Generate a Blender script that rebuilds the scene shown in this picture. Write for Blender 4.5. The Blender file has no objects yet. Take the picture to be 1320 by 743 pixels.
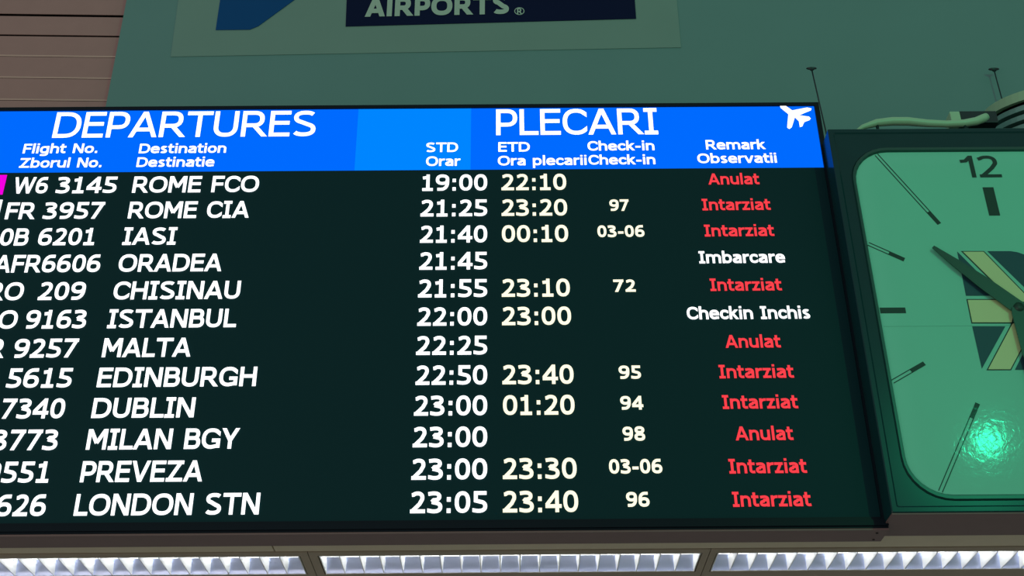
import bpy, bmesh, math, random
from math import sin, cos, tan, pi, radians
random.seed(7)
C = bpy.context.scene.collection
S = bpy.context.scene

# ------------------------------------------------------------------ camera
CAM_D, CAM_H = 3.6, 1.6
FPX, TH, RO, PS = 1660.97, 0.53828, 0.008893, 0.0039359
FW, FH = 1320.0, 743.0
from mathutils import Vector, Matrix
_c, _s = cos(PS), sin(PS)
# rows of the world->camera rotation
R0 = Vector((_c, -_s, 0)); Rf = Vector((_s, _c, 0)); Rz = Vector((0, 0, 1))
Dv = Rf * cos(TH) + Rz * sin(TH)
Uv = -Rf * sin(TH) + Rz * cos(TH)
Xv = R0 * cos(RO) - Uv * sin(RO)
Yv = R0 * sin(RO) + Uv * cos(RO)
EYE = Vector((0, -CAM_D, CAM_H))
cd = bpy.data.cameras.new('camera'); cam = bpy.data.objects.new('camera', cd); C.objects.link(cam)
M = Matrix((Xv, Yv, -Dv)).transposed().to_4x4(); M.translation = EYE
cam.matrix_world = M
cd.sensor_fit = 'HORIZONTAL'; cd.sensor_width = 36.0; cd.lens = FPX / FW * 36.0
cd.clip_start = 0.05; cd.clip_end = 100
S.camera = cam

def ray(px, py):
    return (Dv + Xv * ((px - FW / 2) / FPX) - Yv * ((py - FH / 2) / FPX))
def bp(px, py, y=0.0):                     # point of the vertical plane y that lies on this line of sight
    r = ray(px, py); t = (y - EYE.y) / r.y
    return EYE + r * t
def bz(px, py, z):                         # point of the horizontal plane z
    r = ray(px, py); t = (z - EYE.z) / r.z
    return EYE + r * t

# ------------------------------------------------------------------ world, lights, exposure
S.view_settings.view_transform = 'Standard'; S.view_settings.look = 'None'
S.view_settings.exposure = 0.0; S.view_settings.gamma = 1.0; S.view_settings.use_curve_mapping = False
w = bpy.data.worlds.new('dim_hall'); w.use_nodes = True; S.world = w
w.node_tree.nodes['Background'].inputs[0].default_value = (0.92, 1.0, 0.98, 1)
w.node_tree.nodes['Background'].inputs[1].default_value = 0.235

Y_DIAL = -0.085
hit = bp(1272, 572, Y_DIAL - 0.012)
rr = ray(1272, 572).normalized(); rr.y = -rr.y
GREEN = hit + rr * 5.2
ld = bpy.data.lights.new('green_signal_lamp', 'POINT'); ld.color = (0.02, 1.0, 0.46); ld.energy = 120; ld.shadow_soft_size = 0.075
lo = bpy.data.objects.new('green_signal_lamp', ld); C.objects.link(lo); lo.location = GREEN
# warm unseen fill, added low in front to light plank lips and undersides
ad = bpy.data.lights.new('concourse_fill', 'AREA'); ad.shape = 'RECTANGLE'; ad.size = 7; ad.size_y = 2.5
ad.color = (1.0, 0.86, 0.76); ad.energy = 60
ao = bpy.data.objects.new('concourse_fill', ad); C.objects.link(ao); ao.location = (-3.8, -4.6, 1.8)
ao.rotation_euler = (Vector((-2.3, .9, 5.4)) - Vector(ao.location)).to_track_quat('-Z', 'Y').to_euler()

# ------------------------------------------------------------------ materials
MATS = {}
def mat(name, col, rough=0.5, metal=0.0, emit=None, es=1.0, noise=0.0, nscale=40.0, bump=0.0, spec=0.5, coat=0.0):
    if name in MATS: return MATS[name]
    m = bpy.data.materials.new(name); m.use_nodes = True; nt = m.node_tree; b = nt.nodes['Principled BSDF']
    b.inputs['Base Color'].default_value = (*col, 1); b.inputs['Roughness'].default_value = rough
    b.inputs['Metallic'].default_value = metal; b.inputs['Specular IOR Level'].default_value = spec
    b.inputs['Coat Weight'].default_value = coat
    if emit:
        b.inputs['Emission Color'].default_value = (*emit, 1); b.inputs['Emission Strength'].default_value = es
    if noise or bump:
        tc = nt.nodes.new('ShaderNodeTexCoord'); n = nt.nodes.new('ShaderNodeTexNoise')
        n.inputs['Scale'].default_value = nscale; n.inputs['Detail'].default_value = 5
        nt.links.new(tc.outputs['Object'], n.inputs['Vector'])
        if noise:
            mx = nt.nodes.new('ShaderNodeMix'); mx.data_type = 'RGBA'
            mx.inputs[6].default_value = (*[c * (1 - noise) for c in col], 1)
            mx.inputs[7].default_value = (*[min(1, c * (1 + noise)) for c in col], 1)
            nt.links.new(n.outputs['Fac'], mx.inputs[0]); nt.links.new(mx.outputs[2], b.inputs['Base Color'])
        if bump:
            bu = nt.nodes.new('ShaderNodeBump'); bu.inputs['Strength'].default_value = bump; bu.inputs['Distance'].default_value = 0.002
            nt.links.new(n.outputs['Fac'], bu.inputs['Height']); nt.links.new(bu.outputs['Normal'], b.inputs['Normal'])
    MATS[name] = m; return m

def emat(name, col, s=1.0):
    if name in MATS: return MATS[name]
    m = bpy.data.materials.new(name); m.use_nodes = True; nt = m.node_tree
    for n in list(nt.nodes): nt.nodes.remove(n)
    o = nt.nodes.new('ShaderNodeOutputMaterial'); e = nt.nodes.new('ShaderNodeEmission')
    e.inputs[0].default_value = (*col, 1); e.inputs[1].default_value = s
    nt.links.new(e.outputs[0], o.inputs[0]); MATS[name] = m; return m

m_green = mat('green_wall_paint', (0.145, 0.33, 0.31), 0.55, noise=0.05, nscale=3)
m_pgreen = mat('poster_ground', (0.205, 0.375, 0.32), 0.5, noise=0.04, nscale=5)
m_logo_blue = mat('poster_blue', (0.002, 0.085, 0.28), 0.6, spec=.15)
m_logo_navy = mat('poster_navy', (0.002, 0.01, 0.05), 0.6, spec=.12)
m_logo_text = mat('poster_lettering', (0.46, 0.66, 0.54), 0.5)
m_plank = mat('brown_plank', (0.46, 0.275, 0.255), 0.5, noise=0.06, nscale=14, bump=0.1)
m_lip = mat('lit_plank_lip', (0.85, 0.62, 0.55), 0.5)  # paler plank colour: light catching the lower lips, painted in
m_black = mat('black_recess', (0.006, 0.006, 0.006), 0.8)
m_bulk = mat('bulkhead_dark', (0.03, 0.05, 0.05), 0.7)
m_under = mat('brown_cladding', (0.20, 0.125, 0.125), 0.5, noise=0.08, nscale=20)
m_beige = mat('beige_soffit_panel', (0.84, 0.74, 0.57), 0.5, noise=0.06, nscale=16)
m_soff = mat('taupe_soffit', (0.48, 0.40, 0.31), 0.55, noise=0.06, nscale=16)
m_frame = mat('grey_light_frame', (0.36, 0.35, 0.30), 0.45)
m_house = mat('black_led_housing', (0.005, 0.012, 0.02), 0.4, spec=0.15)
m_trim = mat('grey_aluminium_trim', (0.28, 0.33, 0.32), 0.35, metal=0.6)
m_cab = mat('clock_cabinet_dark', (0.006, 0.05, 0.055), 0.22, noise=0.1, nscale=8, spec=0.25)
m_cab2 = mat('clock_cabinet_lip', (0.012, 0.085, 0.07), 0.3)
m_dial = mat('pale_green_dial', (0.24, 0.78, 0.60), 0.5, noise=0.025, nscale=4)
m_mark = mat('dark_green_ink', (0.006, 0.035, 0.028), 0.5)
m_hand = mat('dark_green_hand', (0.02, 0.07, 0.055), 0.4)
m_cnavy = mat('dial_logo_navy', (0.01, 0.06, 0.10), 0.5)
m_cpale = mat('dial_logo_pale', (0.74, 0.86, 0.46), 0.5)
m_pale = mat('pale_green_enamel', (0.42, 0.72, 0.46), 0.35)
m_dark = mat('dark_fitting', (0.01, 0.03, 0.035), 0.4)
m_slat = mat('drum_slat', (0.25, 0.5, 0.46), 0.3, metal=0.3)
m_floor = mat('grey_terrazzo', (0.42, 0.36, 0.32), 0.4, noise=0.2, nscale=30)
m_refl = mat('polished_reflector', (0.62, 0.70, 1.0), 0.32, metal=0.85)
m_blade = mat('white_louvre', (0.86, 0.88, 0.88), 0.35)
m_tube = emat('fluorescent_tube', (1.0, 0.98, 0.92), 9.0)
m_white = emat('led_white', (1.0, 0.985, 1.0), 1.6)
m_cream = emat('led_cream', (1.0, 0.95, 0.70), 1.25)
m_red = emat('led_red', (1.0, 0.055, 0.072), 1.0)
m_hdr = emat('led_blue', (0.0, 0.145, 1.0), 1.0)
m_hdr2 = emat('led_light_blue', (0.0, 0.235, 1.0), 1.0)
m_mag = emat('led_magenta', (0.9, 0.0, 0.75), 1.0)

def screen_mat():
    m = bpy.data.materials.new('led_screen_black'); m.use_nodes = True; nt = m.node_tree; b = nt.nodes['Principled BSDF']
    b.inputs['Base Color'].default_value = (0.004, 0.038, 0.046, 1); b.inputs['Roughness'].default_value = 0.45; b.inputs['Specular IOR Level'].default_value = 0.12
    # fine LED pixel grid as relief
    tc = nt.nodes.new('ShaderNodeTexCoord'); mp = nt.nodes.new('ShaderNodeMapping'); mp.inputs['Scale'].default_value = (1, 1, 1)
    v = nt.nodes.new('ShaderNodeTexVoronoi'); v.inputs['Scale'].default_value = 160; v.inputs['Randomness'].default_value = 0
    nt.links.new(tc.outputs['Object'], mp.inputs[0]); nt.links.new(mp.outputs[0], v.inputs['Vector'])
    bu = nt.nodes.new('ShaderNodeBump'); bu.inputs['Strength'].default_value = 0.15; bu.inputs['Distance'].default_value = 0.001
    nt.links.new(v.outputs['Distance'], bu.inputs['Height']); nt.links.new(bu.outputs['Normal'], b.inputs['Normal'])
    return m
m_screen = screen_mat()

def glass_mat():
    m = bpy.data.materials.new('rippled_clear_acrylic'); m.use_nodes = True; nt = m.node_tree
    for n in list(nt.nodes): nt.nodes.remove(n)
    N = nt.nodes.new
    o = N('ShaderNodeOutputMaterial'); mx = N('ShaderNodeMixShader'); tr = N('ShaderNodeBsdfTransparent'); gl = N('ShaderNodeBsdfGlossy')
    gl.inputs['Roughness'].default_value = 0.075; tr.inputs[0].default_value = (0.97, 1, 0.98, 1)
    lw = N('ShaderNodeFresnel'); lw.inputs['IOR'].default_value = 1.15
    tc = N('ShaderNodeTexCoord'); n1 = N('ShaderNodeTexNoise'); n1.inputs['Scale'].default_value = 48; n1.inputs['Detail'].default_value = 2.5
    n1.inputs['Distortion'].default_value = 0.6
    nt.links.new(tc.outputs['Object'], n1.inputs['Vector'])
    bu = N('ShaderNodeBump'); bu.inputs['Strength'].default_value = 1.0; bu.inputs['Distance'].default_value = 0.0002
    nt.links.new(n1.outputs['Fac'], bu.inputs['Height'])
    nt.links.new(bu.outputs[0], gl.inputs['Normal'])
    nt.links.new(lw.outputs[0], mx.inputs[0]); nt.links.new(tr.outputs[0], mx.inputs[1]); nt.links.new(gl.outputs[0], mx.inputs[2])
    nt.links.new(mx.outputs[0], o.inputs[0]); return m
m_glass = glass_mat()

# ------------------------------------------------------------------ helpers
def mesh(name, vs, fs, m, parent=None, smooth=False, fix=True):
    me = bpy.data.meshes.new(name); me.from_pydata([tuple(v) for v in vs], [], fs)
    if fix:
        b = bmesh.new(); b.from_mesh(me); bmesh.ops.recalc_face_normals(b, faces=b.faces); b.to_mesh(me); b.free()
    me.materials.append(m)
    if smooth:
        for p in me.polygons: p.use_smooth = True
    o = bpy.data.objects.new(name, me); C.objects.link(o)
    if parent is not None: attach(o, parent)
    return o
def attach(o, parent):
    o.parent = parent
    p = parent; off = Matrix.Identity(4)
    chain = []
    while p is not None: chain.append(p); p = p.parent
    for q in reversed(chain): off = off @ q.matrix_basis
    o.matrix_parent_inverse = Matrix.Identity(4)
    o.location = off.inverted() @ Vector(o.location)
def empty(name, loc, label, cat, group=None):
    o = bpy.data.objects.new(name, None); C.objects.link(o); o.location = loc; o.empty_display_size = 0.1
    o['label'] = label; o['category'] = cat
    if group: o['group'] = group
    return o
def tag(o, label, cat, group=None):
    o['label'] = label; o['category'] = cat
    if group: o['group'] = group
    return o
def struct(o): o['kind'] = 'structure'; return o
def boxd(x0, x1, y0, y1, z0, z1):
    v = [(x, y, z) for x in (x0, x1) for y in (y0, y1) for z in (z0, z1)]
    f = [(0, 1, 3, 2), (4, 6, 7, 5), (0, 4, 5, 1), (2, 3, 7, 6), (0, 2, 6, 4), (1, 5, 7, 3)]
    return v, f
def box(name, x0, x1, y0, y1, z0, z1, m, parent=None, bevel=0.0):
    o = mesh(name, *boxd(x0, x1, y0, y1, z0, z1), m, parent)
    if bevel:
        b = bmesh.new(); b.from_mesh(o.data); bmesh.ops.bevel(b, geom=b.edges[:], offset=bevel, segments=2, affect='EDGES', profile=0.5); b.to_mesh(o.data); b.free()
    return o
def prism(name, pts, y0, y1, m, parent=None):       # polygon in xz, extruded from y0 (front) to y1
    n = len(pts)
    vs = [(p[0], y0, p[1]) for p in pts] + [(p[0], y1, p[1]) for p in pts]
    fs = [tuple(range(n)), tuple(range(2 * n - 1, n - 1, -1))] + [(i, (i + 1) % n, n + (i + 1) % n, n + i) for i in range(n)]
    return mesh(name, vs, fs, m, parent)
def lathe(name, prof, cx, cy, m, parent=None, n=20, smooth=True):   # prof list (r,z)
    vs = []; fs = []
    for r, z in prof:
        for i in range(n): a = 2 * pi * i / n; vs.append((cx + r * cos(a), cy + r * sin(a), z))
    for k in range(len(prof) - 1):
        for i in range(n): j = (i + 1) % n; fs.append((k * n + i, k * n + j, (k + 1) * n + j, (k + 1) * n + i))
    fs.append(tuple(range(n))); fs.append(tuple(range((len(prof) - 1) * n, len(prof) * n)))
    return mesh(name, vs, fs, m, parent, smooth)
def tube(name, pts, r, m, parent=None, n=10, flat=1.0):
    vs = []; fs = []; P = [Vector(p) for p in pts]
    for k, p in enumerate(P):
        d = (P[min(k + 1, len(P) - 1)] - P[max(k - 1, 0)]).normalized()
        up = Vector((0, 1, 0)) if abs(d.y) < 0.9 else Vector((0, 0, 1))
        a = d.cross(up).normalized(); b = a.cross(d).normalized(); rad = r[k] if isinstance(r, (list, tuple)) else r
        for i in range(n): t = 2 * pi * i / n; vs.append(p + a * cos(t) * rad + b * sin(t) * rad * flat)
    for k in range(len(P) - 1):
        for i in range(n): j = (i + 1) % n; fs.append((k * n + i, k * n + j, (k + 1) * n + j, (k + 1) * n + i))
    fs.append(tuple(range(n))); fs.append(tuple(range((len(P) - 1) * n, len(P) * n)))
    return mesh(name, vs, fs, m, parent, True)

# ------------------------------------------------------------------ lettering: a stroke alphabet, cap height 1
def arc(cx, cy, rx, ry, a0, a1, n=14, e=2.35):
    out = []
    for i in range(n + 1):
        a = radians(a0 + (a1 - a0) * i / n); c, s = cos(a), sin(a)
        out.append((cx + rx * math.copysign(abs(c) ** (2 / e), c), cy + ry * math.copysign(abs(s) ** (2 / e), s)))
    return out
def glyph(ch, t):
    """-> (ink width, left bearing, advance, strokes); stroke = (points, start clip, end clip)"""
    a = t / 2; T = 1 - a; B = a; xh = 0.755; X = xh - a; AS = 1.04
    y0, y1 = ('y', 0), ('y', 1)
    h = t * 0.54
    L = lambda p, q, s=None, e=None: ([p, q], s, e)
    def out(w, st, lb=0.09, rb=0.09): return w, lb, w + lb + rb, st
    def bowl(x0, xr, yb, yt, n=10):   # D-shaped bowl from (x0,yt) round to (x0,yb)
        r = min((yt - yb) / 2 * 1.0, xr - x0 - 0.02)
        return [(x0, yt)] + arc(xr - r, (yt + yb) / 2, r, (yt - yb) / 2, 90, -90, n) + [(x0, yb)]
    if ch == 'A': w = .92; yb = .3; k = (w / 2 - h) * yb; return out(w, [L((h, 0), (w / 2, 1), y0, y1), L((w - h, 0), (w / 2, 1), y0, y1), L((h + k, yb), (w - h - k, yb))], .01, .01)
    if ch == 'B': w = .74; return out(w, [L((a, 0), (a, 1), y0, y1), (bowl(a, w - a - .05, .53, T), None, None), (bowl(a, w - a, B, .53), None, None)], .11, .06)
    if ch == 'C': w = .80; return out(w, [(arc(w * .56, .5, w * .56 - a, .5 - a, 48, 312, 22), ('x', w), ('x', w))], .06, .05)
    if ch == 'D': w = .86; return out(w, [L((a, 0), (a, 1), y0, y1), ([(a, T)] + arc(w * .42, .5, w * .58 - a, .5 - a, 90, -90, 16) + [(a, B)], None, None)], .11, .06)
    if ch == 'E': w = .67; return out(w, [L((a, 0), (a, 1), y0, y1)] + [L((a, y), (x, y), None, ('x', x)) for y, x in ((B, w), (.53, w - .03), (T, w))], .11, .07)
    if ch == 'F': w = .64; return out(w, [L((a, 0), (a, 1), y0, y1)] + [L((a, y), (x, y), None, ('x', x)) for y, x in ((.5, w - .04), (T, w))], .11, .04)
    if ch == 'G': w = .87; return out(w, [(arc(w * .53, .5, w * .53 - a, .5 - a, 48, 270, 20) + [(w - a, .1 + a * .6)], ('x', w - .02), None), L((w - a, .05), (w - a, .5), None, None), L((w - a, .5 - a), (w * .55, .5 - a))], .06, .09)
    if ch == 'H': w = .79; return out(w, [L((a, 0), (a, 1), y0, y1), L((w - a, 0), (w - a, 1), y0, y1), L((a, .52), (w - a, .52))], .11, .11)
    if ch == 'I': w = .44; return out(w, [L((w / 2, 0), (w / 2, 1), y0, y1), L((0, B * .85), (w, B * .85)), L((0, 1 - B * .85), (w, 1 - B * .85))], .07, .07)
    if ch == 'Is': w = t; return out(w, [L((a, 0), (a, 1), y0, y1)], .12, .12)
    if ch == 'L': w = .62; return out(w, [L((a, 0), (a, 1), y0, y1), L((a, B), (w, B), None, ('x', w))], .11, .01)
    if ch == 'M': w = .93; return out(w, [L((a, 0), (a, 1), y0, y1), L((w - a, 0), (w - a, 1), y0, y1), L((a * 1.2, 1), (w / 2, .32), y1, None), L((w - a * 1.2, 1), (w / 2, .32), y1, None)], .11, .11)
    if ch == 'N': w = .81; return out(w, [L((a, 0), (a, 1), y0, y1), L((w - a, 0), (w - a, 1), y0, y1), L((a * 1.15, 1), (w - a * 1.15, 0), y1, y0)], .11, .11)
    if ch == 'O': w = .96; return out(w, [(arc(w / 2, .5, w / 2 - a, .5 - a, 0, 360, 32), None, None)], .06, .06)
    if ch == 'P': w = .70; return out(w, [L((a, 0), (a, 1), y0, y1), (bowl(a, w - a, .40, T), None, None)], .11, .03)
    if ch == 'R': w = .84; return out(w, [L((a, 0), (a, 1), y0, y1), (bowl(a, w - a - .12, .44, T), None, None), L((.38, .46), (w - h, 0), None, y0)], .11, .0)
    if ch == 'S':
        w = .77; q = .5
        p = arc(w * .52, .74, w * .48 - a, .26 - a, 35, 180, 12) + arc(w * .52, .74, w * .48 - a, .26 - a + 0, 180, 245, 5)[1:]
        p2 = arc(w * .48, .27, w * .5 - a, .27 - a, 65, 0, 6) + arc(w * .48, .27, w * .5 - a, .27 - a, 0, -148, 12)[1:]
        return out(w, [(p + p2, None, None)], .06, .06)
    if ch == 'T': w = .83; return out(w, [L((w / 2, 0), (w / 2, 1), y0, y1), L((0, T), (w, T))], .01, .01)
    if ch == 'U': w = .78; r = w / 2 - a; return out(w, [([(a, 1)] + arc(w / 2, a + r, r, r, 180, 360, 14) + [(w - a, 1)], y1, y1)], .11, .11)
    if ch == 'V': w = .90; return out(w, [L((h, 1), (w / 2, 0), y1, y0), L((w - h, 1), (w / 2, 0), y1, y0)], .01, .01)
    if ch == 'W': w = 1.30; return out(w, [([(h, 1), (w * .28, 0)], y1, y0), ([(w * .28, 0), (w / 2, 1)], y0, y1), ([(w / 2, 1), (w * .72, 0)], y1, y0), ([(w * .72, 0), (w - h, 1)], y0, y1)], .03, .03)
    if ch == 'Y': w = .83; return out(w, [L((w / 2, 0), (w / 2, .42), y0, None), L((h, 1), (w / 2, .40), y1, None), L((w - h, 1), (w / 2, .40), y1, None)], .0, .0)
    if ch == 'Z': w = .78; return out(w, [L((0, T), (w, T)), L((0, B), (w, B)), L((h * 1.6, B), (w - h * 1.6, T), None, None)], .07, .07)
    if ch == '0': w = .69; return out(w, [(arc(w / 2, .5, w / 2 - a, .5 - a, 0, 360, 28), None, None)])
    if ch == '1': w = .56; return out(w, [L((w * .52, 0), (w * .52, 1), None, y1), L((0, B * .9), (w, B * .9)), L((.02, .82 - a * .4), (w * .52, .86 - a * .4))], .16, .15)
    if ch == '2': w = .67; return out(w, [([(a * .7, .84)] + arc(w * .47, .71, w * .46 - a, .29 - a, 140, -20, 12) + [(w * .62, .42), (.09, B)], None, None), L((0, B), (w, B))], .1, .1)
    if ch == '3': w = .67; return out(w, [([(.03, T - .03)] + arc(w * .42, .755, w * .5 - a, .245 - a, 100, -90, 12) + [(.2, .51)], None, None), ([(.2, .51)] + arc(w * .44, .275, w * .56 - a, .275 - a * .9, 75, -100, 12) + [(.0, B + .04)], None, ('x', 0))], .08, .12)
    if ch == '4': w = .75; return out(w, [L((w * .72, 0), (w * .72, 1), y0, y1), L((w * .68, 1 - a), (a * .7, .34)), L((0, .28), (w, .28))], .06, .06)
    if ch == '5': w = .66; return out(w, [([(w - .03, T), (.06 + a, T), (.06 + a, .56)] + arc(w * .42, .30, w * .58 - a, .30 - a, 80, -105, 14) + [(0, B + .04)], None, ('x', 0))], .1, .1)
    if ch == '6': w = .71; return out(w, [(arc(w / 2, .32, w / 2 - a, .32 - a, 0, 360, 22), None, None), ([(a, .32), (a, .45)] + arc(w * .62, .45, w * .62 - a, .55 - a, 170, 95, 10) + [(w - .09, T)], None, None)])
    if ch == '7': w = .68; return out(w, [L((0, T), (w, T)), L((w - h * 1.1, T), (w * .28, 0), None, y0)], .09, .1)
    if ch == '8': w = .73; return out(w, [(arc(w / 2, .755, w / 2 - a - .03, .255 - a * .9, 0, 360, 20), None, None), (arc(w / 2, .275, w / 2 - a, .275 - a * .9, 0, 360, 20), None, None)], .08, .08)
    if ch == '9': w = .71; return out(w, [(arc(w / 2, .68, w / 2 - a, .32 - a, 0, 360, 22), None, None), ([(w - a, .68), (w - a, .55)] + arc(w * .38, .55, w * .62 - a, .55 - a, -10, -85, 10) + [(.09, B)], None, None)])
    if ch == ':': w = max(t * 1.1, .18); c = w / 2; return out(w, [L((c, 0), (c, .21)), L((c, .52), (c, .73))], .2, .2)
    if ch == '-': w = .42; return out(w, [L((0, .38), (w, .38))], .1, .1)
    if ch == '.': w = max(t * 1.1, .18); return out(w, [L((w / 2, 0), (w / 2, .22))], .13, .13)
    if ch == ' ': return 0, .24, .48, []
    if ch == 'p1': w = .40; return out(w, [L((w - a, 0), (w - a, 1), y0, y1), ([(0, .74), (.17, .76), (w - a * 1.4, .93)], None, None)], .1, .1)
    # lower case
    r = .30
    if ch == 'a': w = .65; return out(w, [([(.06, X - .03)] + arc(w / 2, .5, w / 2 - a, X - .5, 105, 0, 8) + [(w - a, 0)], None, y0), ([(w - a, .44)] + [(w * .5, .44)] + arc(w * .40, .22, w * .4 - a, .22 - a, 90, 270, 10) + [(w * .55, B), (w - a, .14)], None, None)], .06, .1)
    if ch == 'b': w = .70; return out(w, [L((a, 0), (a, AS), y0, ('y', AS)), (arc(w / 2, xh / 2, w / 2 - a, xh / 2 - a, 0, 360, 22), None, None)], .1, .06)
    if ch == 'c': w = .60; return out(w, [(arc(w * .58, xh / 2, w * .58 - a, xh / 2 - a, 52, 308, 16), ('x', w), ('x', w))], .06, .04)
    if ch == 'e': w = .70; return out(w, [([(a, xh / 2 + .02), (w - a, xh / 2 + .02)] + arc(w / 2, xh / 2 + .02, w / 2 - a, xh / 2 - a - .02, 0, 180, 14)[1:] + arc(w / 2, xh / 2, w / 2 - a, xh / 2 - a, 180, 300, 10)[1:] + [(w - .03, .1 + a * .3)], None, None)], .06, .06)
    if ch == 'g': w = .69; return out(w, [(arc(w / 2, xh / 2, w / 2 - a, xh / 2 - a, 0, 360, 22), None, None), ([(w - a, xh), (w - a, -.02)] + arc(w * .45, -.02, w * .55 - a, .26 - a, 0, -100, 8) + [(.08, -.26 + a)], ('y', xh), None)], .06, .1)
    if ch == 'h': w = .67; rr_ = w / 2 - a; return out(w, [L((a, 0), (a, AS), y0, ('y', AS)), (arc(w / 2, X - rr_, rr_, rr_, 180, 0, 10) + [(w - a, 0)], None, y0)], .1, .09)
    if ch == 'i': w = t; return out(w, [L((a, 0), (a, xh), y0, ('y', xh)), L((a, .86), (a, 1.03))], .12, .12)
    if ch == 'k': w = .66; return out(w, [L((a, 0), (a, AS), y0, ('y', AS)), L((a, .30), (w - h - .03, xh), None, ('y', xh)), L((.25, .42), (w - h, 0), None, y0)], .1, .0)
    if ch == 'l': w = t; return out(w, [L((a, 0), (a, AS), y0, ('y', AS))], .12, .12)
    if ch == 'm':
        w = 1.10; q = (w - t) / 2; rr_ = q / 2
        return out(w, [L((a, 0), (a, xh), y0, ('y', xh)), (arc(a + rr_, X - rr_, rr_, rr_, 180, 0, 10) + [(a + q, 0)], None, y0), (arc(a + q + rr_, X - rr_, rr_, rr_, 180, 0, 10) + [(w - a, 0)], None, y0)], .1, .09)
    if ch == 'n': w = .67; rr_ = w / 2 - a; return out(w, [L((a, 0), (a, xh), y0, ('y', xh)), (arc(w / 2, X - rr_, rr_, rr_, 180, 0, 10) + [(w - a, 0)], None, y0)], .1, .09)
    if ch == 'o': w = .71; return out(w, [(arc(w / 2, xh / 2, w / 2 - a, xh / 2 - a, 0, 360, 22), None, None)], .06, .06)
    if ch == 'p': w = .70; return out(w, [L((a, -.27), (a, xh), ('y', -.27), ('y', xh)), (arc(w / 2, xh / 2, w / 2 - a, xh / 2 - a, 0, 360, 22), None, None)], .1, .06)
    if ch == 'r': w = .47; return out(w, [L((a, 0), (a, xh), y0, ('y', xh)), (arc(w * .9, X - .28, w * .9 - a, .28, 175, 85, 8), None, None)], .1, .0)
    if ch == 's':
        w = .57
        p = arc(w * .53, .56, w * .46 - a, .195 - a, 30, 180, 10) + arc(w * .53, .56, w * .46 - a, .195 - a * .6, 180, 250, 4)[1:]
        p2 = arc(w * .46, .205, w * .5 - a, .205 - a * .8, 68, 0, 5) + arc(w * .46, .205, w * .5 - a, .205 - a, 0, -150, 10)[1:]
        return out(w, [(p + p2, None, None)], .05, .05)
    if ch == 't': w = .48; return out(w, [([(.1 + a, .96), (.1 + a, .24)] + arc(.1 + a + .16, .24, .16, .24 - a, 180, 275, 6) + [(w, B + .01)], None, None), L((0, X), (w, X))], .01, .04)
    if ch == 'u': w = .67; rr_ = w / 2 - a; return out(w, [L((w - a, 0), (w - a, xh), y0, ('y', xh)), ([(a, xh), (a, B + rr_)] + arc(w / 2, B + rr_, rr_, rr_, 180, 360, 10), ('y', xh), None)], .09, .1)
    if ch == 'v': w = .76; return out(w, [L((h, xh), (w / 2, 0), ('y', xh), y0), L((w - h, xh), (w / 2, 0), ('y', xh), y0)], .01, .01)
    if ch == 'z': w = .58; return out(w, [L((0, X), (w, X)), L((0, B), (w, B)), L((h * 1.5, B), (w - h * 1.5, X))], .05, .05)
    raise KeyError(ch)
def ribbon(pts, t, s, e):
    P = [Vector(p) for p in pts]; Q = [P[0]]
    for p in P[1:]:
        if (p - Q[-1]).length > 1e-4: Q.append(p)
    P = Q; n = len(P); Lf = []; Rt = []
    closed = (P[0] - P[-1]).length < 1e-3 and n > 4
    if closed: P = P[:-1]; n -= 1
    for i in range(n):
        d0 = (P[i] - P[i - 1]) if (i > 0 or closed) else None
        d1 = (P[(i + 1) % n] - P[i]) if (i < n - 1 or closed) else None
        d0 = d0.normalized() if d0 is not None else d1.normalized(); d1 = d1.normalized() if d1 is not None else d0
        n0 = Vector((-d0.y, d0.x)); n1 = Vector((-d1.y, d1.x)); m = (n0 + n1)
        if m.length < 1e-3: m = n0
        m.normalize(); k = min(1 / max(m.dot(n0), .3), 1.6)
        Lf.append(P[i] + m * k * t / 2); Rt.append(P[i] - m * k * t / 2)
    def slide(idx, nb, c):
        d = (P[idx] - P[nb]).normalized(); ax = 0 if c[0] == 'x' else 1
        if abs(d[ax]) < .25: return
        for A in (Lf, Rt):
            k = (c[1] - A[idx][ax]) / d[ax]
            if abs(k) < t * 1.8: A[idx] = A[idx] + d * k
    if not closed:
        if s: slide(0, 1, s)
        if e: slide(n - 1, n - 2, e)
    vs = []; fs = []
    for l, r in zip(Lf, Rt): vs += [l, r]
    for i in range(n if closed else n - 1):
        j = (i + 1) % n; fs.append((2 * i, 2 * i + 1, 2 * j + 1, 2 * j))
    return vs, fs
BEAR = 0.55
def layout(text, t):
    """-> list of words, each (verts, faces); ink start, ink end"""
    x = 0; words = [([], [])]; lo = None; hi = 0
    for ch in (text if isinstance(text, list) else list(text)):
        w, lb, adv, st = glyph(ch, t)
        if w:
            adv -= lb * (1 - BEAR) + (adv - w - lb) * (1 - BEAR); lb *= BEAR
            if ch in '1:': adv += .03; lb += .015
            if lo is None: lo = x + lb
            hi = x + lb + w
        elif words[-1][0]: words.append(([], []))
        vs, fs = words[-1]
        for si, (p, s, e) in enumerate(st):
            v, f = ribbon(p, t, s, e); k = len(vs)
            vs += [(q[0] + x + lb, q[1], si) for q in v]; fs += [tuple(i + k for i in g) for g in f]
        x += adv
    return words, lo, hi
def orient(V, fs):                       # keep every ribbon face turned to the hall
    F = []
    for f in fs:
        A, B_, D_ = V[f[0]], V[f[1]], V[f[2]]
        cr = (B_[0] - A[0]) * (D_[2] - A[2]) - (B_[2] - A[2]) * (D_[0] - A[0])
        F.append(f if cr > 0 else tuple(reversed(f)))
    return F
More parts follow.
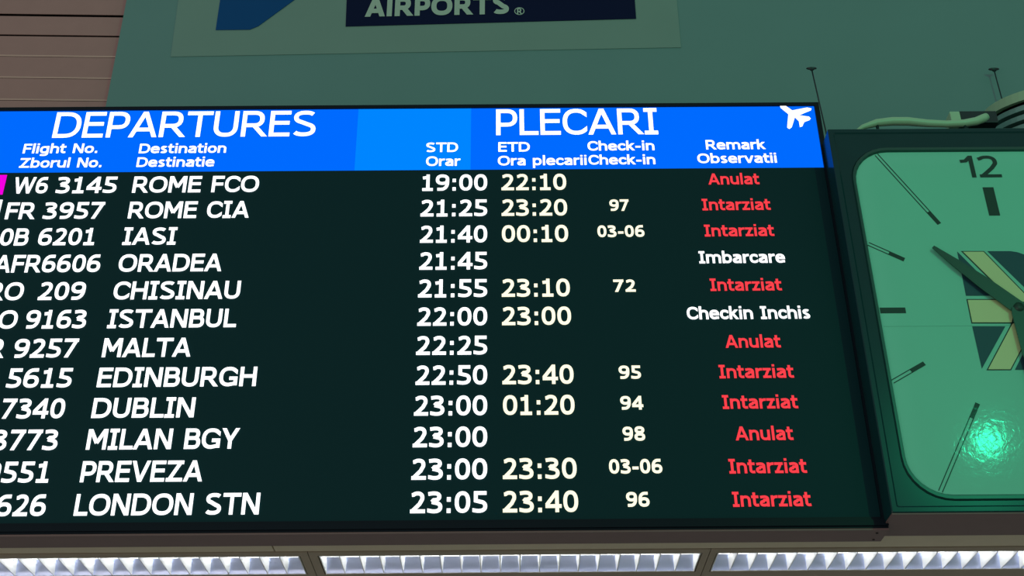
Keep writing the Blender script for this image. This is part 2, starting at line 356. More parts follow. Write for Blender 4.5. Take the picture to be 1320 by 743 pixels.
def text_obj(name, text, X0, X1, Z, cap, t, y, m, parent, slope=0.0, unit=None):
    """ink from X0 to X1 (or, with unit, ending at X1 with that letter scale); one mesh per word"""
    words, lo, hi = layout(text, t)
    sx = (X1 - X0) / (hi - lo) if unit is None else unit
    if unit is not None: X0 = X1 - (hi - lo) * sx
    for vs, fs in words:
        V = [(X0 + (a - lo) * sx, y - q * .0001, Z + b * cap) for a, b, q in vs]
        mesh(name, V, orient(V, fs), m, parent, fix=False)

# ------------------------------------------------------------------ key heights and depths
Y_BACK = 0.09
z_bb = bp(1000, 684, 0).z                       # underside of the departures board
z_bt = bp(600, 136.5, 0).z
z_cb = bp(1250, 660.5, -0.09).z                 # underside of the clock cabinet
z_ct = bp(1250, 165, -0.09).z
z_sf = z_cb + 0.006                             # soffit
z_ledge = bp(1063, 186, Y_BACK).z
XW0, XW1 = -5.0, 5.0

# ------------------------------------------------------------------ structure
struct(box('floor', -9, 9, -9, 6, -0.1, 0, m_floor))
struct(box('wall_front', XW0, XW1, Y_BACK + .002, 0.16, z_sf + 0.021, z_ledge, m_bulk))
struct(box('trim_1', XW0, XW1, 0.16, 1.3, z_ledge - 0.03, z_ledge - 0.002, m_bulk))
# green rear wall, turned by a degree
def wallp(px, py, off=0.0, ang=radians(-1.0), y0=0.95):
    n = Vector((-sin(ang), cos(ang), 0)); r = ray(px, py); o = Vector((0, y0 - off, 0))
    return EYE + r * ((o - EYE).dot(n) / r.dot(n))
ang = radians(-1.0)
def wall_quad(name, pts, th, m, parent=None, off=0.0):
    n = Vector((-sin(ang), cos(ang), 0))
    A = [wallp(px, py, off + th) for px, py in pts]; k = len(A)
    B_ = [p + n * th for p in A]
    return mesh(name, A + B_, [tuple(range(k)), tuple(range(2 * k - 1, k - 1, -1))] + [(i, (i + 1) % k, k + (i + 1) % k, k + i) for i in range(k)], m, parent)
xe = wallp(150, 67).x
def wv(x, z, off=0.0):
    return Vector((x, 0.95 - off + (x) * tan(ang), z))
gw = [wv(xe, z_ledge - .03), wv(5.0, z_ledge - .03), wv(5.0, 7.2), wv(xe, 7.2)]
gb = [p + Vector((0, .12, 0)) for p in gw]
struct(mesh('wall_back', gw + gb, [(0, 1, 2, 3), (7, 6, 5, 4)] + [(i, (i + 1) % 4, 4 + (i + 1) % 4, 4 + i) for i in range(4)], m_green))

# plank wall on the left
A2 = radians(1.6); Y_PL = 1.02
def plp(px, py):
    n = Vector((-sin(A2), cos(A2), 0)); r = ray(px, py); o = Vector((xe, Y_PL, 0))
    return EYE + r * ((o - EYE).dot(n) / r.dot(n))
wl = struct(box('wall_left', -4.6, xe + .05, 0, .1, z_ledge - .03, 7.2, m_black))
wl.location = (0, Y_PL + .02, 0)
zs = [plp(110, y).z for y in (131.0, 105.0, 77.4, 49.4, 20.6)]
pitch = (zs[4] - zs[0]) / 4
k0 = -2
for k in range(k0, 16):
    zb = zs[0] + pitch * k + 0.0; 
    # profile of a plank: face, with a chamfered lower lip; the gap opens wider with height
    gap = 0.007 if k < 2 else 0.011 if k == 2 else 0.016
    top = zs[0] + pitch * (k + 1) - gap
    if k >= 3: prof = [(0.0, top), (0.0, zb + .001), (0.001, zb), (0.003, zb), (0.003, top)]
    else: prof = [(0.0, top), (0.0, zb + .0045), (.005, zb), (0.006, zb), (0.006, top)]
    x0, x1 = -4.5, xe + .04
    V = []
    for x in (x0, x1):
        for (d, z) in prof: V.append((x, Y_PL - .01 + d + (x - xe) * tan(A2) - wl.location.y, z))
    n = len(prof)
    F = [tuple(range(n)), tuple(range(2 * n - 1, n - 1, -1))] + [(i, (i + 1) % n, n + (i + 1) % n, n + i) for i in range(n)]
    o = mesh('plank', V, F, m_plank); o.parent = wl
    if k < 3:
        o.data.materials.append(m_lip)  # painted light line along the chamfer
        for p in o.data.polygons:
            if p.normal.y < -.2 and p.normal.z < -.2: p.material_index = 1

# ceiling (soffit) behind and below the sign: near strip panels, joint, light bay, far strip
yj0 = bz(660, 709.0, z_sf).y; yj1 = bz(660, 711.5, z_sf).y
yl0 = bz(660, 716.5, z_sf).y; yl1 = bz(660, 740.0, z_sf).y
ce = struct(box('ceiling', XW0, XW1, 0.165, yl1 + 2.2, z_sf + 0.12, z_sf + 0.16, m_black))
xs_seam = bz(353, 707, z_sf).x
pw = 2.44
for i in range(-2, 3):
    a0 = xs_seam + i * pw; a1 = a0 + pw - 0.004
    box('panel', max(a0, XW0), min(a1, XW1), Y_BACK + .003, yj0, z_sf, z_sf + .02, m_beige, ce)
# light bay edges in x, read off at both ends of each fixture
def xat(px, py): return bz(px, py, z_sf).x
fix = [(None, xat(386, 720)), (xat(411.5, 720), xat(903, 717)), (xat(924.5, 716.5), None)]
flen = fix[1][1] - fix[1][0]
fix[0] = (fix[0][1] - flen, fix[0][1]); fix[2] = (fix[2][0], fix[2][0] + flen)
gapw = fix[1][0] - fix[0][1]
# frame strip nearest, mullions, far strip
edges = [XW0, fix[0][0] - gapw / 2, (fix[0][1] + fix[1][0]) / 2, (fix[1][1] + fix[2][0]) / 2, fix[2][1] + gapw / 2, XW1]
for i in range(5):
    a0, a1 = edges[i] + .0012, edges[i + 1] - .0012
    box('panel', a0, a1, yj1, yl0 - .004, z_sf + .002, z_sf + .02, m_soff, ce)
    box('panel', a0, a1, yl1 + .004, yl1 + 1.9, z_sf + .002, z_sf + .02, m_soff, ce)
    if i in (1, 2, 3):
        f0, f1 = fix[i - 1]
        box('panel', a0, f0 - .004, yl0 - .0035, yl1 + .0035, z_sf + .002, z_sf + .02, m_soff, ce)
        box('panel', f1 + .004, a1, yl0 - .0035, yl1 + .0035, z_sf + .002, z_sf + .02, m_soff, ce)
    else:
        box('panel', a0, a1, yl0 - .0035, yl1 + .0035, z_sf + .002, z_sf + .02, m_soff, ce)

# ------------------------------------------------------------------ recessed louvred lights
def light(f0, f1, label):
    cx = (f0 + f1) / 2; cy = (yl0 + yl1) / 2; z = z_sf + .003
    t = empty('recessed_light', (cx, cy, z), label, 'light', 'louvred lights in the soffit')
    W = (yl1 - yl0); Hh = .075
    # trough shell
    v = []; f = []
    prof = [(-W / 2, 0), (-W / 2, Hh), (W / 2, Hh), (W / 2, 0)]
    sh = .004
    outer = [(-W / 2 - .001, 0), (-W / 2 - .001, Hh + sh), (W / 2 + .001, Hh + sh), (W / 2 + .001, 0)]
    inner = [(-W / 2 + sh, 0), (-W / 2 + sh, Hh), (W / 2 - sh, Hh), (W / 2 - sh, 0)]
    loop = outer + inner[::-1]
    for x in (f0, f1):
        for (y, zz) in loop: v.append((x, cy + y, z + zz))
    n = 8
    f = [(i, (i + 1) % n, n + (i + 1) % n, n + i) for i in range(n)]
    f += [(0, 1, 6, 7), (1, 2, 5, 6), (2, 3, 4, 5), (8, 9, 14, 15), (9, 10, 13, 14), (10, 11, 12, 13)]
    mesh('housing', v, f, m_blade, t)
    for xx in (f0, f1 - .003): box('end_cap', xx, xx + .003, cy - W / 2 + sh, cy + W / 2 - sh, z, z + Hh - .001, m_blade, t)
    # curved side reflectors
    for s in (-1, 1):
        pr = [(W / 2 - sh - .001 - .030 * (q / 6) ** 1.7, q / 6 * .044) for q in range(7)]
        v = []
        for x in (f0 + .004, f1 - .004):
            for (y, zz) in pr: v.append((x, cy + s * y, z + .001 + zz))
        f = [(i, i + 1, 8 + i, 7 + i) for i in range(6)]
        mesh('reflector', v, f, m_refl, t, smooth=True)
    # tube
    tube('fluorescent_tube', [(f0 + .02, cy, z + .050), (f1 - .02, cy, z + .050)], .013, m_tube, t, n=14)
    # frame lip
    # cross blades
    N = 19; st = (f1 - f0) / N
    hb = .034; me = None
    for i in range(1, N):
        x = f0 + st * i
        if me is None:
            wd = W / 2 - sh - .0015
            P = [(-.0012, 0), (.0012, 0), (.0028, hb * .55), (.0055, hb), (-.0055, hb), (-.0028, hb * .55)]
            v = [(px, -wd, pz) for px, pz in P] + [(px, wd, pz) for px, pz in P]
            f = [tuple(range(6)), tuple(range(11, 5, -1))] + [(k, (k + 1) % 6, 6 + (k + 1) % 6, 6 + k) for k in range(6)]
            o = mesh('louvre_blade', v, f, m_blade); me = o.data
        else:
            o = bpy.data.objects.new('louvre_blade', me); C.objects.link(o)
        o.parent = t; o.location = (x - cx, 0, .0005)
    return t
light(*fix[0], 'recessed louvred strip light at the left end, below the flight numbers')
light(*fix[1], 'middle recessed louvred strip light, wholly in view below the board')
light(*fix[2], 'recessed louvred strip light below the square clock')

# ------------------------------------------------------------------ departures board
xr_out = bp(1095, 380, 0).x; xr = bp(1088.5, 380, 0).x
xl = -2.55; xl_out = xl - .03
board = empty('departures_board', ((xl + xr) / 2, .045, z_bb), 'wide black LED departures board with blue header and white flight rows', 'departures board')
zt_in = bp(600, 140.3, 0).z; z_hb = bp(600, 219.5, 0).z; z_sb = bp(600, 672, 0).z
FR = -0.004
# housing: back box plus front frame bars
box('housing', xl_out, xr_out, 0.012, Y_BACK, z_bb + .002, z_bt - .001, m_house, board)
fr = mesh('front_frame', *(lambda o, i: (
    [(x, FR - .004, z) for x, z in o] + [(x, FR - .004, z) for x, z in i] + [(x, .012, z) for x, z in o] + [(x, .012, z) for x, z in i],
    [(k, (k + 1) % 4, 4 + (k + 1) % 4, 4 + k) for k in range(4)] + [(8 + k, 8 + (k + 1) % 4, 12 + (k + 1) % 4, 12 + k) for k in range(4)] +
    [(k, (k + 1) % 4, 8 + (k + 1) % 4, 8 + k) for k in range(4)] + [(4 + k, 4 + (k + 1) % 4, 12 + (k + 1) % 4, 12 + k) for k in range(4)]))(
    [(xl_out, z_bb + .002), (xr_out, z_bb + .002), (xr_out, z_bt), (xl_out, z_bt)],
    [(xl, z_sb), (xr, z_sb), (xr, zt_in), (xl, zt_in)]), m_house, board)
box('top_trim', xl_out, xr_out, .0125, Y_BACK, z_bt, z_bt + .004, m_trim, board)
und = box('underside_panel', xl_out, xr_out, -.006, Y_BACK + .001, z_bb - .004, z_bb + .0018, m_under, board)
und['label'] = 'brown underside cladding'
for px, py in ((1130.5, 687.5), (1126, 696)):
    p = bz(px, py, z_bb - .004)
    lathe('screw', [(.004, z_bb - .0055), (.004, z_bb - .0035)], p.x, p.y, m_black, und, n=10)
box('bottom_lip', xl_out, xr_out, FR - .010, FR - .0045, bp(600, 683.5, 0).z, bp(600, 676, 0).z, m_house, board)
scr = box('screen', xl + .0005, xr - .0005, -.002, .0115, z_sb + .0005, z_hb, m_screen, board)
hdr = box('header_screen', xl + .0005, xr - .0005, -.002, .0115, z_hb + .0005, zt_in - .0005, m_hdr, board)
hdr['label'] = 'glowing blue header strip'
xa = bp(459.7, 180, 0).x; xb = bp(607, 180, 0).x
lb = box('header_block', xa, xb, -.0026, -.0021, z_hb + .0008, zt_in - .0008, m_hdr2, hdr); lb['label'] = 'lighter blue header module'
YT = -.0042
def T(name, s, pl, pr, base, cap, t, m, par=None, unit=None):
    """pixel ink left / right / baseline on the screen plane"""
    pxm = ((pl if pl is not None else pr) + pr) / 2
    Z = bp(pxm, base, 0).z
    X1 = bp(pr, base, 0).x; X0 = bp(pl, base, 0).x if pl is not None else 0
    return text_obj(name, s, X0, X1, Z, cap, t, YT, m, par or scr, unit=unit)
def capz(px, base, h): return bp(px, base - h, 0).z - bp(px, base, 0).z
cap_big = capz(590, 247.2, 20.9); 
cH1 = capz(740, 174.3, 33.2); cH2 = capz(880, 194, 12.2)
T('header_text', 'DEPARTURES', 67.5, 406.5, 177.6, cH1 * .985, .145, m_white, hdr)
T('header_text', 'PLECARI', 639.6, 848.6, 174.6, cH1, .145, m_white, hdr)
for s, l, r, b in (('Flight No.', 29.4, 125.4, 198.5), ('Zborul No.', 24.8, 130.7, 217.0), ('Destination', 179, 291.3, 198.3), ('Destinatie', 175.9, 275.9, 216.0),
                   ('STD', 548.9, 590.4, 197.0), ('Orar', 549.2, 593.5, 214.9), ('ETD', 642.4, 683, 196.5), ('Ora plecarii', 641.8, 756.3, 214.0),
                   ('Check-in', 757.6, 843.7, 195.0), ('Check-in', 758.8, 844.9, 213.0), ('Remark', 910.2, 986.9, 193.5), ('Observatii', 899.3, 1001.5, 211.1)):
    T('header_text', s, l, r, b, cH2, .178, m_white, hdr)
pl_ = [(468, 441), (475, 436), (484, 438), (520, 463), (582, 451), (600, 455), (598, 462), (548, 483), (590, 489), (597, 496), (592, 503), (570, 511), (562, 529), (552, 532), (548, 508), (531, 491), (518, 533), (508, 540), (499, 534), (504, 478), (472, 452)]
pp = [bp(860 + x / 3.2304, y / 3.2304, 0) for x, y in pl_]
o = prism('aeroplane_symbol', [(p.x, p.z) for p in pp], YT, YT + .001, m_white, hdr)

rows = [247.2, 280.4, 314.2, 348.7, 384.1, 420.8, 457.5, 495.9, 535.9, 576.3, 618.1, 661.5]
Z0, DZ = 4.135042765, 0.10529643
flights = ['W6 3145', 'FR 3957', '0B 6201', 'AFR6606', 'RO  209', 'RO 9163', 'FR 9257', 'FR 5615', 'FR 7340', 'FR 3773', 'FR 9551', 'FR 3626']
fr_r = [149.3, 132.5, 121.2, 128.3, 108.6, 110.2, 98.8, 91.6, 82.2, 73.5, 62.6, 58.0]
dest = [('ROME FCO', 170.3, 332.9), ('ROME CIA', 164.8, 320.6), ('IASI', 157.7, 226.2), ('ORADEA', 151.9, 285.4), ('CHISINAU', 145.4, 308.7), ('ISTANBUL', 138.3, 304.1), ('MALTA', 131.6, 245.8), ('EDINBURGH', 125.1, 329.8), ('DUBLIN', 118, 249.9), ('MILAN BGY', 111.2, 307.2), ('PREVEZA', 103.5, 260.8), ('LONDON STN', 95.4, 333.6)]
std = ['19:00', '21:25', '21:40', '21:45', '21:55', '22:00', '22:25', '22:50', '23:00', '23:00', '23:00', '23:05']
std_l = [544.3, 542, 541.4, 540.5, 538.9, 537.9, 536.4, 535.7, 533.7, 532, 530.3, 528.6]
etd = ['22:10', '23:20', '00:10', None, '23:10', '23:00', None, '23:40', '01:20', None, '23:30', '23:40']
etd_l = [646.4, 646.6, 647.0, 0, 646.8, 647.2, 0, 647.6, 648.4, 0, 648.2, 648.2]
etd_r = [730.2, 731.4, 732.7, 0, 734.9, 736.5, 0, 739.7, 741.0, 0, 743.7, 745.7]
chk = {1: ('97', 785.9, 810.8, 272.9), 2: ('03-06', 770.4, 831, 306.6), 4: ('72', 791, 819.6, 377.3), 7: ('95', 797.9, 826.5, 489.5), 8: ('94', 799.9, 829.5, 529.2), 9: ('98', 802.9, 831.9, 569.2), 10: ('03-06', 785.4, 854.1, 611.5), 11: ('96', 807.6, 837.6, 654.4)}
rem = [('Anulat', 913.1, 979.1, 238.8), ('Intarziat', 905.4, 993.6, 271.9), ('Intarziat', 908.4, 998.3, 305.6), ('Imbarcare', 901.4, 1012.4, 340.1), ('Intarziat', 915.8, 1008, 375.8), ('Checkin Inchis', 885.9, 1045, 412.3), ('Anulat', 935.2, 1006.7, 449.3), ('Intarziat', 927.3, 1023.6, 488.4), ('Intarziat', 931.7, 1029, 527.8), ('Anulat', 948.2, 1022.9, 568.6), ('Intarziat', 940.1, 1040.4, 611.1), ('Intarziat', 944.8, 1046, 654)]
cap_c = capz(800, 272.9, 14.8); cap_r = capz(950, 271.9, 14.6)
dig_l = [71.8, 55, 48.5, 63, 49.1, 32, 17, 8.3, 0.8, -11, -21, -28]
pre = [(16.2, 60.5), (6.5, 44.6), (-1, 35.6), (-9, 58.5), (-17, 29), (-25, 21), (-33, 5)] + [(x - 50, x - 12) for x in dig_l[7:]]
for i in range(12):
    Z = Z0 - DZ * i; b = rows[i] + 2
    fs_ = flights[i]; a_, d_ = (fs_[:3], fs_[3:]) if i == 3 else fs_.split()
    if i == 3: text_obj('flight_number_text', fs_, bp(-9, b, 0).x, bp(128.3, b, 0).x, Z, cap_big, .175, YT, m_white, scr); a_ = ''
    if a_: text_obj('flight_number_text', a_, bp(pre[i][0], b, 0).x, bp(pre[i][1], b, 0).x, Z, cap_big, .175, YT, m_white, scr)
    if a_: text_obj('flight_number_text', d_, bp(dig_l[i], b, 0).x, bp(fr_r[i], b, 0).x, Z, cap_big, .175, YT, m_white, scr)
    s, l, r = dest[i]; b = rows[i] + 2
    text_obj('destination_text', s, bp(l, b, 0).x, bp(r, b, 0).x, Z, cap_big, .175, YT, m_white, scr)
    text_obj('departure_time_text', std[i], bp(std_l[i], rows[i], 0).x, bp(628, rows[i], 0).x, Z, cap_big, .175, YT, m_white, scr)
    if etd[i]: text_obj('expected_time_text', etd[i], bp(etd_l[i], rows[i], 0).x, bp(etd_r[i], rows[i], 0).x, Z, cap_big, .175, YT, m_cream, scr)
    if i in chk:
        s, l, r, b = chk[i]; T('desk_number_text', s, l, r, b, cap_c, .20, m_cream, scr)
    s, l, r, b = rem[i]
    T('remark_text', s, l, r, b, cap_r, .185, m_white if i in (3, 5) else m_red, scr)
# airline colour tiles at the far left of the rows (one just enters the frame)
def tile(px1, pyt, pyb, m):
    p = bp(px1, (pyt + pyb) / 2, 0); 
    z1 = bp(px1, pyt, 0).z; z0 = bp(px1, pyb, 0).z
    x1 = p.x
    box('airline_tile', x1 - .36, x1, YT, -.0021, z0, z1, m, scr)
tile(6.5, 226.5, 251.5, m_mag)
tile(0.5, 258.5, 286, m_white)

# ------------------------------------------------------------------ square clock
CX, CZ, CR = 1.602246, 3.606789, 0.375364
xcl = bp(1106, 400, -.09).x; xcr = 2 * CX - xcl
clock = empty('wall_clock', (CX, 0, z_cb), 'large square-cased clock with pale green dial and rounded dark bezel', 'clock')
dl = bp(1134, 400, Y_DIAL).x; dt = bp(1250, 196.5, Y_DIAL).z; db = bp(1250, 637, Y_DIAL).z
def rr_ring(x0, x1, z0, z1, r, y, k=8):
    out = []
    for cx, cz, a0 in ((x1 - r, z1 - r, 0), (x0 + r, z1 - r, 90), (x0 + r, z0 + r, 180), (x1 - r, z0 + r, 270)):
        for i in range(k + 1):
            a = radians(a0 + 90 * i / k); out.append((cx + r * cos(a), y, cz + r * sin(a)))
    return out
def loft(name, rings, m, parent, close_last=False, smooth=False):
    n = len(rings[0]); vs = [v for r in rings for v in r]; fs = []
    for k in range(len(rings) - 1):
        for i in range(n): j = (i + 1) % n; fs.append((k * n + i, k * n + j, (k + 1) * n + j, (k + 1) * n + i))
    if close_last: fs.append(tuple(range((len(rings) - 1) * n, len(rings) * n)))
    return mesh(name, vs, fs, m, parent, smooth)
i1, i2 = .016, .021
loft('cabinet', [rr_ring(xcl, xcr, z_cb, z_ct, .004, Y_BACK), rr_ring(xcl, xcr, z_cb, z_ct, .004, -.087), rr_ring(xcl + .003, xcr - .003, z_cb + .003, z_ct - .003, .004, -.09),
                 rr_ring(xcl + i1, xcr - i1, z_cb + i1, z_ct - i1, .005, -.09), rr_ring(xcl + i2, xcr - i2, z_cb + i2, z_ct - i2, .006, -.086),
                 rr_ring(dl - .016, 2 * CX - dl + .016, db - .022, dt + .020, .135, -.086)], m_cab, clock)
loft('bezel_lip', [rr_ring(dl - .0155, 2 * CX - dl + .0155, db - .0215, dt + .0195, .135, -.084), rr_ring(dl - .013, 2 * CX - dl + .013, db - .018, dt + .016, .132, -.093),
                   rr_ring(dl - .006, 2 * CX - dl + .006, db - .008, dt + .006, .125, -.093), rr_ring(dl, 2 * CX - dl, db, dt, .12, -.082)], m_cab2, clock)
pr = rr_ring(dl - .012, 2 * CX - dl + .012, db - .014, dt + .012, .12, Y_DIAL)
# dial plate, with the mounting board behind
loft('dial', [rr_ring(dl - .012, 2 * CX - dl + .012, db - .014, dt + .012, .12, -.07), pr], m_dial, clock, close_last=True)
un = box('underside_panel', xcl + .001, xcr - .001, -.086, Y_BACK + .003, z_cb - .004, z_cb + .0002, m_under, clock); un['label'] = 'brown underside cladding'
dial_y = Y_DIAL
def polar(ang, r): a = radians(ang); return CX + r * sin(a), CZ + r * cos(a)
def bar(name, ang, r0, r1, w0, w1=None, m=m_mark, y=None, th=.0012, off=0.0):
    w1 = w0 if w1 is None else w1; a = radians(ang); y = dial_y - th if y is None else y
    tx, tz = cos(a), -sin(a)
    P = []
    for r, w, s in ((r0, w0, -1), (r0, w0, 1), (r1, w1, 1), (r1, w1, -1)):
        x, z = polar(ang, r); P.append((x + tx * (s * w / 2 + off), z + tz * (s * w / 2 + off)))
    return prism(name, P, y, y + th, m, clock)
R_IN = CR; RS = CR / 159.0
z_r = lambda v: v * RS
HW, HH = CX - dl, (dt - db) / 2
def edge_r(ang):
    a = radians(ang); sx = abs(sin(a)) or 1e-9; sz = abs(cos(a)) or 1e-9
    zc = (dt - CZ) if cos(a) > 0 else (CZ - db)
    r = min(HW / sx, zc / sz)
    # rounded corners
    while True:
        x, z = polar(ang, r); qx = max(abs(x - CX) - (HW - .12), 0); qz = max((z - (dt - .12)) if z > CZ else ((db + .12) - z), 0)
        if math.hypot(qx, qz) <= .12: return r
        r -= .002
for a in range(0, 360, 30):
    if a in (90, 270):
        bar('hour_mark', a, z_r(149), edge_r(a) - .001, .020)
    elif a in (0, 180):
        bar('hour_mark', a, z_r(151), z_r(199), .036 if a == 0 else .036)
    else:
        er = edge_r(a)
        bar('hour_mark', a, z_r(159), z_r(159) + min(.055, (er - z_r(159)) * .42), .014)
        s = z_r(159) + min(.055, (er - z_r(159)) * .42)
        for o_ in (-1, 1): bar('hour_line', a, s - .002, er - .001, .0026, off=o_ * .0057)
sz = bp(1215, 421, Y_DIAL).z
box('dial_seam', dl + .003, 2 * CX - dl - .003, Y_DIAL - .0003, Y_DIAL + .0003, sz, sz + .0022, mat('dial_seam_green', (0.17, 0.6, 0.45), 0.5), clock)
# numeral 12 in a plain grotesque
x0 = bp(1242, 229, Y_DIAL).x; x1 = bp(1292, 229, Y_DIAL).x; zb = bp(1267, 229, Y_DIAL).z; zt = bp(1267, 201, Y_DIAL).z
text_obj('numeral', ['p1', '2'], x0, x1, zb, zt - zb, .135, Y_DIAL - .0012, m_mark, clock)
# crest in the middle of the dial
def dp(x, y): p = bp(1180 + x / 3.714, 300 + y / 3.714, Y_DIAL); return (p.x, p.z)
def crest(name, pts, m, y=.0008, grow=None):
    return prism(name, [dp(*p) for p in pts], Y_DIAL - y - .0006, Y_DIAL - .0002, m, clock)
crest('crest_piece', [(200, 92), (410, 303), (242, 303)], m_cnavy)
for pts in ([(218, 89), (328, 89), (566, 333), (470, 340)], [(244, 319), (440, 319), (480, 365), (466, 436), (268, 436)], [(462, 430), (340, 660), (458, 660), (526, 530), (600, 400)]):
    crest('crest_outline', pts, m_mark, .0004)
crest('crest_piece', [(228, 93), (325, 93), (556, 330), (474, 335)], m_cpale, .0012)
crest('crest_piece', [(250, 324), (436, 324), (474, 366), (460, 431), (272, 431)], m_cpale, .0012)
crest('crest_piece', [(464, 438), (348, 656), (454, 656), (521, 530), (590, 404)], m_cpale, .0016)
crest('crest_piece', [(345, 90), (455, 90), (488, 95), (520, 106), (560, 128), (600, 165), (625, 215), (625, 300), (560, 300)], m_cnavy)
crest('crest_piece', [(272, 450), (430, 450), (318, 652)], m_cnavy)
crest('crest_piece', [(545, 520), (476, 658), (640, 658), (640, 520)], m_cnavy)
# hands (10:30)
def hand(name, ang, r0, prof, y):
    a = radians(ang); tx, tz = cos(a), -sin(a); Lp, Rp = [], []
    for r, w in prof:
        x, z = polar(ang, r); Lp.append((x - tx * w / 2, z - tz * w / 2)); Rp.append((x + tx * w / 2, z + tz * w / 2))
    return prism(name, Lp + Rp[::-1], y, y + .003, m_hand, clock)
hand('hour_hand', -45.0, 0, [(-.02, .05), (0, .052), (z_r(55), .048), (z_r(100), .031), (z_r(137), .011)], Y_DIAL - .014)
hand('minute_hand', 180.0, 0, [(-.0, .045), (.02, .055), (z_r(60), .050), (z_r(140), .030), (z_r(190), .012)], Y_DIAL - .018)
o = lathe('hand_boss', [(.016, 0), (.016, .0195)], 0, 0, m_hand, None, n=24)
o.parent = clock; o.rotation_euler = (pi / 2, 0, 0); o.location = (0, Y_DIAL - 0, CZ - z_cb)
# clear cover
cv = loft('cover_pane', [rr_ring(dl - .006, 2 * CX - dl + .006, db - .008, dt + .006, .12, Y_DIAL - .0265)], m_glass, clock, close_last=True)
cv['label'] = 'clear rippled cover'

# ------------------------------------------------------------------ poster with the airports sign on the rear wall
poster = empty('wall_poster', wallp(548, 60, .0), 'pale green panel with blue logo and AIRPORTS lettering above the board', 'sign')
wall_quad('poster_ground', [(220, 73), (878, 61), (866, -70), (238, -60)], .003, m_pgreen, poster)
wall_quad('logo_shape', [(278, 38.5), (322, 38), (333, 33.5), (379, 0), (440, -44), (290, -42)], .002, m_logo_blue, poster, .004)
wall_quad('sign_field', [(445.5, 34), (820, 24), (814, -60), (449, -52)], .002, m_logo_navy, poster, .004)
def wt(name, text, l, r, pyl, pyr, cap_px, t, m, par):
    a_ = wallp(l, pyl, .0075); b_ = wallp(r, pyr, .0075)
    cap = wallp(l, pyl - cap_px, .0075).z - a_.z
    (vs, fs), lo, hi = (lambda q: (q[0][0], q[1], q[2]))(layout(text, t))
    V = []
    for x, z, q in vs:
        k = (x - lo) / (hi - lo); p = a_.lerp(b_, k); V.append((p.x, p.y - q * .0003, p.z + z * cap))
    return mesh(name, V, orient(V, fs), m, par, fix=False)
wt('sign_lettering', ['A', 'Is', 'R', 'P', 'O', 'R', 'T', 'S'], 470, 656.5, 21.6, 17.8, 24, .235, m_logo_text, poster)
# registered mark
c0 = wallp(669.5, 14.3, .0075); rad = (wallp(676, 14.3, .0075) - c0).length
vs = []; fs = []
for i in range(28):
    a = 2 * pi * i / 28
    for q in (1, .84): vs.append((c0.x + rad * q * cos(a), c0.y, c0.z + rad * q * sin(a)))
for i in range(28): j = (i + 1) % 28; fs.append((2 * i, 2 * i + 1, 2 * j + 1, 2 * j))
mesh('registered_mark', vs, fs, m_logo_text, poster, fix=False)
wt('registered_mark', 'R', 666.6, 673, 18.2, 18, 7.6, .2, m_logo_text, poster)

# ------------------------------------------------------------------ fittings above the clock
YF = 0.50
def disc_rod(px, py, px2, py2, y, label):
    top = bp(px, py, y); low = bp(px2, py2, y); d = (low - top) / (low.z - top.z)
    foot = top + d * (z_ledge - .002 - top.z)
    t = empty('thin_rod', tuple(foot), label, 'rod', 'thin rods with dark discs')
    k = 6.5 / FPX * (top - EYE).length
    tube('shaft', [foot, top + d * (-k * .6)], .0028, m_dark, t, n=8)
    o = lathe('cap_disc', [(k * .22, -k * .62), (k * .5, -k * .3), (k, -k * .1), (k, 0), (k * .5, .002)], 0, 0, m_dark, None, n=20)
    o.data.transform(Matrix.Diagonal((1, .38, 1, 1))); o.parent = t; o.location = top - foot
    return t
disc_rod(1046, 88, 1067, 180, .22, 'thin dark rod with disc top beside the board corner')
disc_rod(1281, 89, 1290, 122, .87, 'thin dark rod with disc top rising behind the louvred drum')

drum = empty('louvred_drum', (0, 0, 0), 'pale-rimmed louvred drum at the right edge above the clock', 'fixture')
a_px = 110.0
ctr = bp(1268 + a_px, 139, YF)
rad = (bp(1268 + 2 * a_px, 141, YF) - ctr).length * 0.97
tilt = radians(19)
def ringset(name, r0, r1, h0, h1, m):           # open band: outer r1, inner r0, between local heights
    n = 64; vs = []; fs = []
    for (r, h) in ((r1, h0), (r1, h1), (r0, h1), (r0, h0)):
        for i in range(n):
            a = 2 * pi * i / n; vs.append((r * cos(a), r * sin(a), h))
    for k in range(4):
        k2 = (k + 1) % 4
        for i in range(n): j = (i + 1) % n; fs.append((k * n + i, k * n + j, k2 * n + j, k2 * n + i))
    o = mesh(name, vs, fs, m, None, True)
    o.data.polygons.foreach_set('use_smooth', [False] * len(o.data.polygons))
    o.parent = drum; return o
px1 = 1 / FPX * (ctr - EYE).length
drum.location = ctr; drum.rotation_euler = (tilt, 0, 0)
hh = px1 * 11
ringset('rim', rad * .93, rad, -hh, 0.0, m_pale)
lathe('top_plate', [(rad * .93, -.004), (rad * .93, -.001)], 0, 0, m_dark, None, n=48).parent = drum
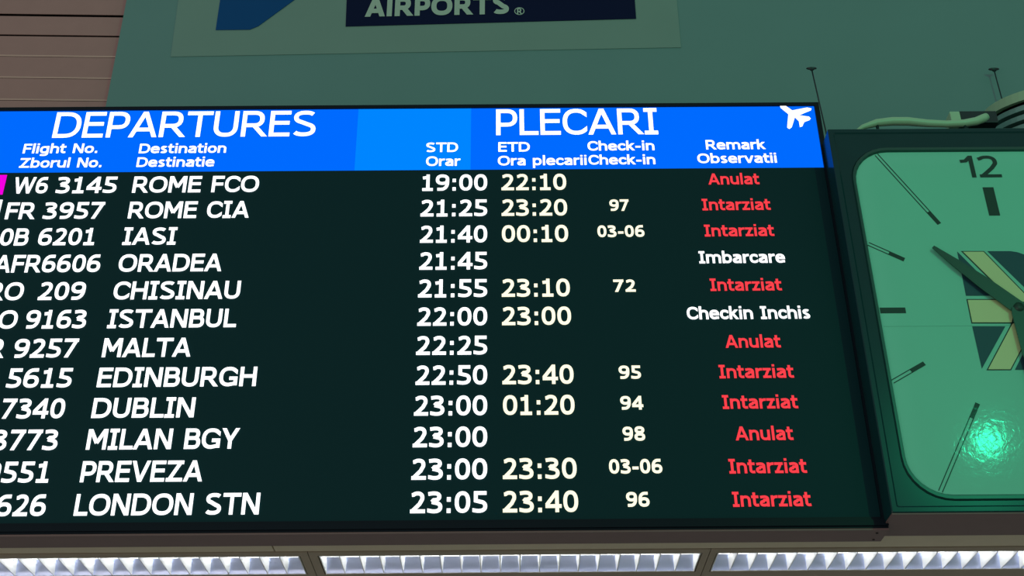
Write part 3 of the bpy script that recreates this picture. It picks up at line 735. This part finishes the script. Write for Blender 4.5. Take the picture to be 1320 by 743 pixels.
lathe('core', [(rad * .80, -.16), (rad * .80, -.006)], 0, 0, m_dark, None, n=48).parent = drum
for k in range(5):
    h = -hh - px1 * (4 + k * 10.5)
    ringset('slat', rad * .84, rad * (.955 - .012 * k), h - px1 * 6.0, h, m_slat)
# curved pipe lying behind the clock's top edge
pts = [(1098, 175), (1112, 165), (1130, 159.5), (1150, 157.5), (1170, 157.5), (1195, 160), (1220, 161), (1243, 160), (1258, 157.5), (1268, 153.5), (1272, 151)]
P = [bp(x, y - 1, .24) for x, y in pts]
k = 1 / FPX * (P[3] - EYE).length
pipe = empty('curved_arm', (P[0].x, P[0].y, z_ledge), 'pale green curved arm lying along the top of the clock', 'fixture')
tube('arm', P, [k * q for q in (1.5, 3.2, 4.8, 5.4, 5.4, 4.8, 4.4, 4.8, 5.2, 5.4, 4.5)], m_pale, pipe, n=12)
for i in (2, 7): tube('support_post', [(P[i].x, P[i].y, z_ledge - .002), (P[i].x, P[i].y, P[i].z)], .006, m_dark, pipe, n=8)
# small box on the arm
YB = .29
b0 = bp(1226, 155.5, YB); b1 = bp(1277, 143, YB)
bxo = empty('junction_box', (b0.x, YB, z_ledge), 'small dark box with pale end cap behind the curved arm', 'box')
xm = bp(1238, 150, YB).x
box('body', xm, b1.x + .02, YB, YB + .06, b0.z - .01, b1.z, m_dark, bxo, bevel=.002)
box('end_cap', b0.x, xm - .0005, YB - .004, YB + .062, b0.z - .01, b1.z - .004, m_pale, bxo, bevel=.003)
box('bracket', xm + .01, xm + .03, YB + .02, YB + .04, z_ledge - .002, b0.z - .0105, m_dark, bxo)
# drum stand and the rod above it
stand = tube('stand_post', [(0, 0, 0), (0, 0, 1)], .02, m_dark, None, n=10)
stand.data.transform(Matrix.Diagonal((1, 1, max(ctr.z - .05 - z_ledge, .05), 1)))
stand.parent = drum; stand.matrix_parent_inverse = Matrix.Identity(4)
Mi = (Matrix.Translation(ctr) @ Matrix.Rotation(tilt, 4, 'X')).inverted()
stand.matrix_basis = Mi @ Matrix.Translation((ctr.x, ctr.y, z_ledge - .002))
